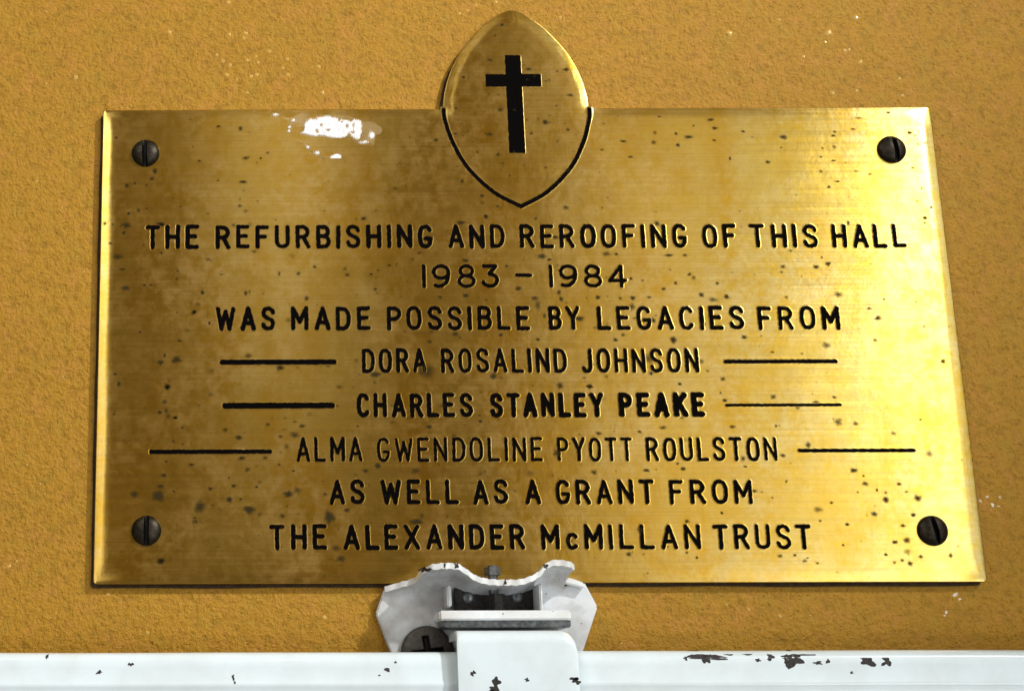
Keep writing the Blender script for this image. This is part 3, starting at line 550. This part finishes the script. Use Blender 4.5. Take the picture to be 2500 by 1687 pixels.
# tarnish spots
sp = []
for x, z, a, b in SPOTS:
    if abs(x) > 124.4 or z < -70.4: continue
    sp.append((x, z, max(a, .4)*1.12, max(b, .34)*1.12, random.uniform(.5, 1.05)))
for _ in range(300):
    x, z = random.uniform(-123, 123) if _ % 2 else random.triangular(-123, 90, -40), random.uniform(-69, 69); a = random.uniform(.2, .5)
    sp.append((x, z, a*random.uniform(1, 1.8), a, random.uniform(.25, .6)))
for _ in range(60):
    x, z = random.triangular(-122, 60, -70), random.triangular(-68, 66, -30); a = random.uniform(.5, 1.1)
    sp.append((x, z, a*random.uniform(.9, 1.6), a, random.uniform(.22, .5)))
for _ in range(30):
    x, z = random.uniform(-16, 16), random.uniform(45, 96); a = random.uniform(.2, .5)
    sp.append((x, z, a*1.4, a, random.uniform(.3, .6)))
o = blobs_object('tarnish_spots', sp, plaque_depth, M_SPOT, plaque, PR, 0.018, 0.13, 0, 4, 22); o['kind'] = 'stuff'

# smear near the top edge: white paint with the lamp's glare painted in
def poly_sdf(X, Z, P):
    D = np.full(X.shape, 1e9); ins = np.zeros(X.shape, bool)
    for a, b in zip(P, P[1:]+P[:1]):
        D = np.minimum(D, seg_dist(X, Z, a, b))
        c = ((a[1] > Z) != (b[1] > Z)) & (X < (b[0]-a[0])*(Z-a[1])/(b[1]-a[1]+1e-12)+a[0]); ins ^= c
    return np.where(ins, -D, D)
xs = np.arange(-76, -39, .11); zs = np.arange(55, 70.6, .11); X, Z = np.meshgrid(xs, zs)
nz1 = smooth_noise(X, Z, .45, 77); nz2 = smooth_noise(X, Z, 1.1, 78)
white = poly_sdf(X, Z, SMEAR_WHITE)
for x, z, a, b in SMEAR_BLOB:
    white = np.minimum(white, (np.hypot((X-x)/a, (Z-z)/b)-1)*min(a, b))
for q in SMEAR_HOLE:
    x, z, a, b = q; a *= .8; b *= .8; white = np.maximum(white, -(np.hypot((X-x)/a, (Z-z)/b)-1)*min(a, b))
white = white - .22 + nz1*.12 + nz2*.12 + smooth_noise(X*2.2, Z*.35, 1.0, 80)*.16
tan_ = np.full(X.shape, 1e9)
for P in SMEAR_TAN: tan_ = np.minimum(tan_, poly_sdf(X, Z, [tuple(p) for p in P]))
tan_ = tan_ + nz1*.35 + smooth_noise(X*1.8, Z*.5, 1.1, 79)*.40
frag = np.clip(.55+.9*smooth_noise(X*1.5, Z*.8, 1.3, 81), .05, 1)
cov = np.clip(np.maximum((.22-white)/.6, np.clip((-.0-tan_)/.5, 0, .75)*frag), 0, 1)
wh = np.clip((.05-white)/.6, 0, 1)
H = .02 + .16*np.clip(-white/.5, 0, 1) + .03*np.clip(-tan_/.4, 0, 1)
keep = cov > .01; nz_, nx_ = X.shape
kq = keep[:-1, :-1] | keep[1:, :-1] | keep[:-1, 1:] | keep[1:, 1:]
idx = np.arange(nz_*nx_).reshape(nz_, nx_)
q = np.stack([idx[:-1, :-1][kq], idx[:-1, 1:][kq], idx[1:, 1:][kq], idx[1:, :-1][kq]], 1)
used = np.unique(q); re_ = np.full(nz_*nx_, -1); re_[used] = np.arange(len(used))
ED = np.interp(PZ1-Z.ravel()[used], PD, PH)
o = sheet('glare_paint_smear', np.stack([X.ravel()[used], ED+H.ravel()[used], Z.ravel()[used]], 1), re_[q], M_SMEAR, plaque,
          {'cover': cov.ravel()[used], 'white': wh.ravel()[used]}, PR)
o['label'] = 'white paint smear with lamp glare painted in, near the top edge left of the oval'

# slotted round-head screws
def screw_head(cx, cz, rad, tilt, shift, parent, off, name, mat, base, height, slot_w=.30, cross=False, step=None):
    """head as a fine height field on a polar grid, with the driver slot sunk into it"""
    na, nr = 96, 40; V, F = [], []; ct, st = math.cos(tilt), math.sin(tilt); slot = []
    for k in range(nr+1):
        q = k/nr
        for i in range(na):
            a = 6.28318*i/na; x, z = q*math.cos(a), q*math.sin(a)
            h = height*math.sqrt(max(0, 1-(q*.985)**2))**(1.0 if not cross else .55)
            u = (x*ct + z*st) - shift; w = -x*st + z*ct
            if cross:
                s = min(max(abs(u)-slot_w*.5, abs(w)-.62), max(abs(w)-slot_w*.5, abs(u)-.62))
            else: s = abs(u)-slot_w*.5
            dp = np.interp(s, [-.05, .02], [1, 0])
            hh = h*(1-dp) + dp*min(h, max(.12*height, h-.75*height)); slot.append(dp)
            V.append((cx+rad*x, base+hh, cz+rad*z))
    for k in range(nr):
        for i in range(na):
            j = (i+1) % na; F.append((k*na+i, (k+1)*na+i, (k+1)*na+j, k*na+j))
    b0 = len(V)
    for i in range(na):
        a = 6.28318*i/na; V.append((cx+rad*math.cos(a), base-.15, cz+rad*math.sin(a)))
    for i in range(na):
        j = (i+1) % na; F.append((nr*na+i, b0+i, b0+j, nr*na+j))
    v = np.asarray(V); w_ = np.c_[v[:, 0]-off[0], -(v[:, 1]-off[1]), v[:, 2]-off[2]]
    me = bpy.data.meshes.new(name); me.from_pydata((w_*MM).tolist(), [], F)
    at = me.attributes.new('slot', 'FLOAT', 'POINT'); at.data.foreach_set('value', np.asarray(slot+[0.0]*na, np.float32))
    bm = bmesh.new(); bm.from_mesh(me); bmesh.ops.remove_doubles(bm, verts=bm.verts, dist=1e-8)
    bmesh.ops.recalc_face_normals(bm, faces=bm.faces); bm.to_mesh(me); bm.free()
    me.polygons.foreach_set('use_smooth', [True]*len(me.polygons))
    me.materials.append(mat); o = bpy.data.objects.new(name, me); COL.objects.link(o); o.parent = parent
    return o
def darken_slot(m):  # mixes near-black into the colour where the slot is sunk
    nt = m.node_tree; p = [n for n in nt.nodes if n.type == 'BSDF_PRINCIPLED'][0]
    src = p.inputs['Base Color'].links[0].from_socket
    a = attr(nt, 'slot'); L(nt, mixc(nt, a, src, (.003, .003, .003)), p.inputs['Base Color'])
darken_slot(M_SCREW); darken_slot(M_PHIL)
for (x, z), t, s in zip(SCREWS, (.03, .12, .0, .16), (-.06, .16, .0, .06)):
    screw_head(x, z, 4.25, t, s, plaque, PR, 'slotted_screw', M_SCREW, PLAQUE_D-.02, 2.1)

# ------------------------------------------------------------------ white rail
T = RAILTOP; RD = 21.0
prof = [(6, T-.2), (17.5, T), (19.2, T-.25), (20.3, T-.9), (20.9, T-2.0), (21.05, T-4), (21.2, T-7.6), (21.38, T-8.0), (21.45, T-8.5), (21.35, T-9.1), (21.15, T-9.6),
        (20.9, T-13), (20.6, T-22), (19.6, T-24), (6, T-24.2)]
pd = np.array([p[0] for p in prof[1:13]]); pz = np.array([p[1] for p in prof[1:13]])
def rail_depth(x, z): return float(np.interp(-z, -pz, pd))
xs = np.linspace(-1000, 1000, 180); V, F = [], []; m_ = len(prof)
for i, x in enumerate(xs):
    w = .12*math.sin(x*.021)+.06*math.sin(x*.07+1)
    V += [(x, d, z+w*(1 if k < 6 else .4)) for k, (d, z) in enumerate(prof)]
for i in range(len(xs)-1):
    for k in range(m_):
        F.append((i*m_+k, (i+1)*m_+k, (i+1)*m_+(k+1) % m_, i*m_+(k+1) % m_))
F += [tuple(range(m_)), tuple(range(len(xs)*m_-1, (len(xs)-1)*m_-1, -1))]
RO = (0, 6, T-12)
rail = root('white_rail', RO, 'chipped white painted metal rail running along the bottom below the brass plaque', 'rail')
make('rail_body', V, F, M_RAIL, rail, off=RO)
for s in CHIPS:
    k_ = 0.78 if s[0] < 0 else 1.05
    blobs_object('paint_chip', [(s[0], s[1], s[2]*k_, s[3]*k_)], rail_depth, M_CHIP, rail, RO, .05, .3, 0, 4, 20)

# ------------------------------------------------------------------ clip bracket
BO = (-15, 0, -90)
clip = root('wall_clip', BO, 'white painted metal clip with a curled lip holding the rail under the plaque', 'clip')
def prism(name, P, d0, d1, mat, parent=clip, bev=.35, off=BO):
    n = len(P); v = np.array([(x, d0, z) for x, z in P] + [(x, d1, z) for x, z in P])
    w = np.c_[v[:, 0]-off[0], -(v[:, 1]-off[1]), v[:, 2]-off[2]]*MM
    me = bpy.data.meshes.new(name); me.from_pydata(w.tolist(), [], [tuple(range(n)), tuple(range(2*n-1, n-1, -1))] + [(i, n+i, n+(i+1) % n, (i+1) % n) for i in range(n)])
    bm = bmesh.new(); bm.from_mesh(me); bmesh.ops.recalc_face_normals(bm, faces=bm.faces)
    if bev: bmesh.ops.bevel(bm, geom=list(bm.edges), offset=bev*MM, segments=2, affect='EDGES', clamp_overlap=True)
    bm.to_mesh(me); bm.free()
    me.materials.append(mat); o = bpy.data.objects.new(name, me); COL.objects.link(o); o.parent = parent
    return o
def rect(x0, x1, z0, z1): return [(x0, z0), (x1, z0), (x1, z1), (x0, z1)]
prism('back_plate', PLATE[::-1], -.8, 2.2, M_PLATE)
# curled lip: sheet that leaves the back plate and rolls forward to the wavy front edge
lipP = [(x, z+.09*math.sin(x*2.7)+.06*math.sin(x*6.1+1), d+.12*math.sin(x*1.9)) for x, z, d in catmull([(a, b, c) for a, b, c in LIP], 6)]
TH = 1.55
nv = 12; V, F = [], []
rows = []
for (x, z, d) in lipP:
    col_o, col_i = [], []
    for k in range(nv+1):
        a = math.pi/2*k/nv
        zz = LIPROOT + (z-LIPROOT)*math.sin(a); dd = 1.2 + (d-1.2)*(1-math.cos(a))
        # sheet normal in (d,z) pointing up/back
        tz = (z-LIPROOT)*math.cos(a); td = (d-1.2)*math.sin(a); l = math.hypot(tz, td)+1e-9
        nz_n, nd_n = td/l, -tz/l
        col_o.append((x, dd+nd_n*TH*.5, zz+nz_n*TH*.5)); col_i.append((x, dd-nd_n*TH*.5, zz-nz_n*TH*.5))
    rows.append(col_o + col_i[::-1])
m_ = 2*(nv+1)
for r_ in rows: V += r_
for i in range(len(rows)-1):
    for k in range(m_):
        F.append((i*m_+k, (i+1)*m_+k, (i+1)*m_+(k+1) % m_, i*m_+(k+1) % m_))
F += [tuple(range(m_)), tuple(range(len(rows)*m_-1, (len(rows)-1)*m_-1, -1))]
lip = make('curled_lip', V, F, M_PLATE, clip, smooth=True, off=BO)
lip.data.materials.append(M_CLIP)
for i_, f_ in enumerate(lip.data.polygons):
    f_.material_index = 1 if f_.index < len(rows)*m_ and (f_.index % m_) in (nv, nv-1, nv+1) else 0
lip.data.set_sharp_from_angle(angle=math.radians(35))
for cx_, w_ in ((-34.0, 1.25), (-25.4, .55), (-28.6, .3), (-1.7, .6), (-12.5, .3)):
    k_ = int(np.argmin([abs(p[0]-cx_) for p in lipP])); q_ = lipP[k_]
    blobs_object('paint_chip', [(q_[0], q_[1]+.1, w_, .75)], lambda x, z, q_=q_: float(np.interp(x, [p[0] for p in lipP], [p[2] for p in lipP])), M_CHIP, clip, BO, .06, .3, 0, 3, 16)
# right ear of the plate edge
e = [(x, z) for x, z, d in RIPS]
prism('plate_ear', [(e[0][0]-1.2, e[0][1]-1.6), (e[2][0]+.2, e[2][1]-1.4), (e[2][0], e[2][1]), (e[1][0], e[1][1]), (e[0][0], e[0][1])], 2.3, 5.2, M_CLIP)
# recess with catch plate; grime and the hollow's shade put into its colour
(rx0, rz1), (rx1, rz0) = RECESS
prism('catch_plate', rect(rx0, rx1, rz0-1.5, rz1+1.2), 2.7, 5.0, M_RECESS, bev=.2)
for x, z in NUB:
    screw_head(x, z, 1.7, 0, 0, clip, BO, 'stud', M_GREY, 5.0, .8, .0)
(x0, z1), (x1, z0) = TABL; prism('side_tab', rect(x0+.9, x1-.3, z0, z1), 2.1, 12.0, M_PLATE)
(x0, z1), (x1, z0) = TABR; prism('side_tab', rect(x0+.8, x1-.1, z0+.4, z1), 2.1, 14.5, M_CLIP)
(x0, z1), (x1, z0) = SHELF; prism('shelf', rect(x0, x1, z0, z1), 2.7, 17.0, M_CLIP, bev=.45)
(x0, z1), (x1, z0) = UNDER; prism('shelf_fold', rect(x0, x1, z0, z1+.1), 2.7, 15.5, M_GREY, bev=.3)
# vertical bolt through lip and shelf
def vbolt(name, x, d, z0, z1, r, mat, sides):
    V = [(x+r*math.cos(6.28318*i/sides), d+r*math.sin(6.28318*i/sides), z) for z in (z0, z1) for i in range(sides)]
    F = [tuple(range(sides)), tuple(range(2*sides-1, sides-1, -1))] + [(i, (i+1) % sides, sides+(i+1) % sides, sides+i) for i in range(sides)]
    o = make(name, V, F, mat, clip, smooth=False, off=BO); return o
bx = BOLT[0][0]
vbolt('bolt', bx+.2, 9.5, SHELF[0][1]-.3, BOLT[0][1], 1.35, M_GREY, 18)
vbolt('bolt_head', bx+.2, 9.5, BOLT[0][1]-2.6, BOLT[0][1]-.5, 2.3, M_GREY, 6)
vbolt('nut', bx+1.0, 10.5, BOLT[3][1]-.6, BOLT[2][1]+.3, 2.1, M_RECESS, 6)
# strap folding over the front of the rail
(sx0, sz1), (sx1, _) = STRAP
sprof = [(9.0, -1.9), (9.0, -.2), (18, 0), (21.6, -.12), (23.2, -.5), (24.3, -1.25), (24.9, -2.4), (25.0, -3.6), (25.0, -26), (22.8, -26), (22.8, -4.0), (22.2, -2.5), (21, -1.95)]
xs = list(sx0 + np.array([0, .12, .35, .7, 1.2])) + list(np.linspace(sx0+2, sx1-4.2, 8)) + list(sx1-4*(1-np.sin(np.linspace(0, 1, 14)*math.pi/2)))
V, F = [], []; m_ = len(sprof)
for x in xs:
    e = sx1-x; dz = 0
    if e < 4: dz = 4-math.sqrt(max(0, 16-(4-e)**2))
    e2 = x-sx0
    if e2 < .7: dz = .7-math.sqrt(max(0, .49-(.7-e2)**2))
    V += [(x, d, sz1 + min(0, z) - (dz if k < 8 or k > 9 else 0)) for k, (d, z) in enumerate(sprof)]
for i in range(len(xs)-1):
    for k in range(m_):
        F.append((i*m_+k, (i+1)*m_+k, (i+1)*m_+(k+1) % m_, i*m_+(k+1) % m_))
F += [tuple(range(m_)), tuple(range(len(xs)*m_-1, (len(xs)-1)*m_-1, -1))]
st_ = make('strap', V, F, M_RAIL, clip, off=BO); st_.data.set_sharp_from_angle(angle=math.radians(40))
for s in STRAPCHIPS:
    blobs_object('paint_chip', [(s[0], s[1], s[2], s[3])], lambda x, z: 25.0, M_CHIP, clip, BO, .04, .32, 0, 4, 20)
# cross-head screw, half hidden behind the rail
screw_head(PSCREW[0][0], PSCREW[0][1]+.0, 7.3, .12, 0, clip, BO, 'cross_head_screw', M_PHIL, 2.5, 2.6, .24, cross=True)
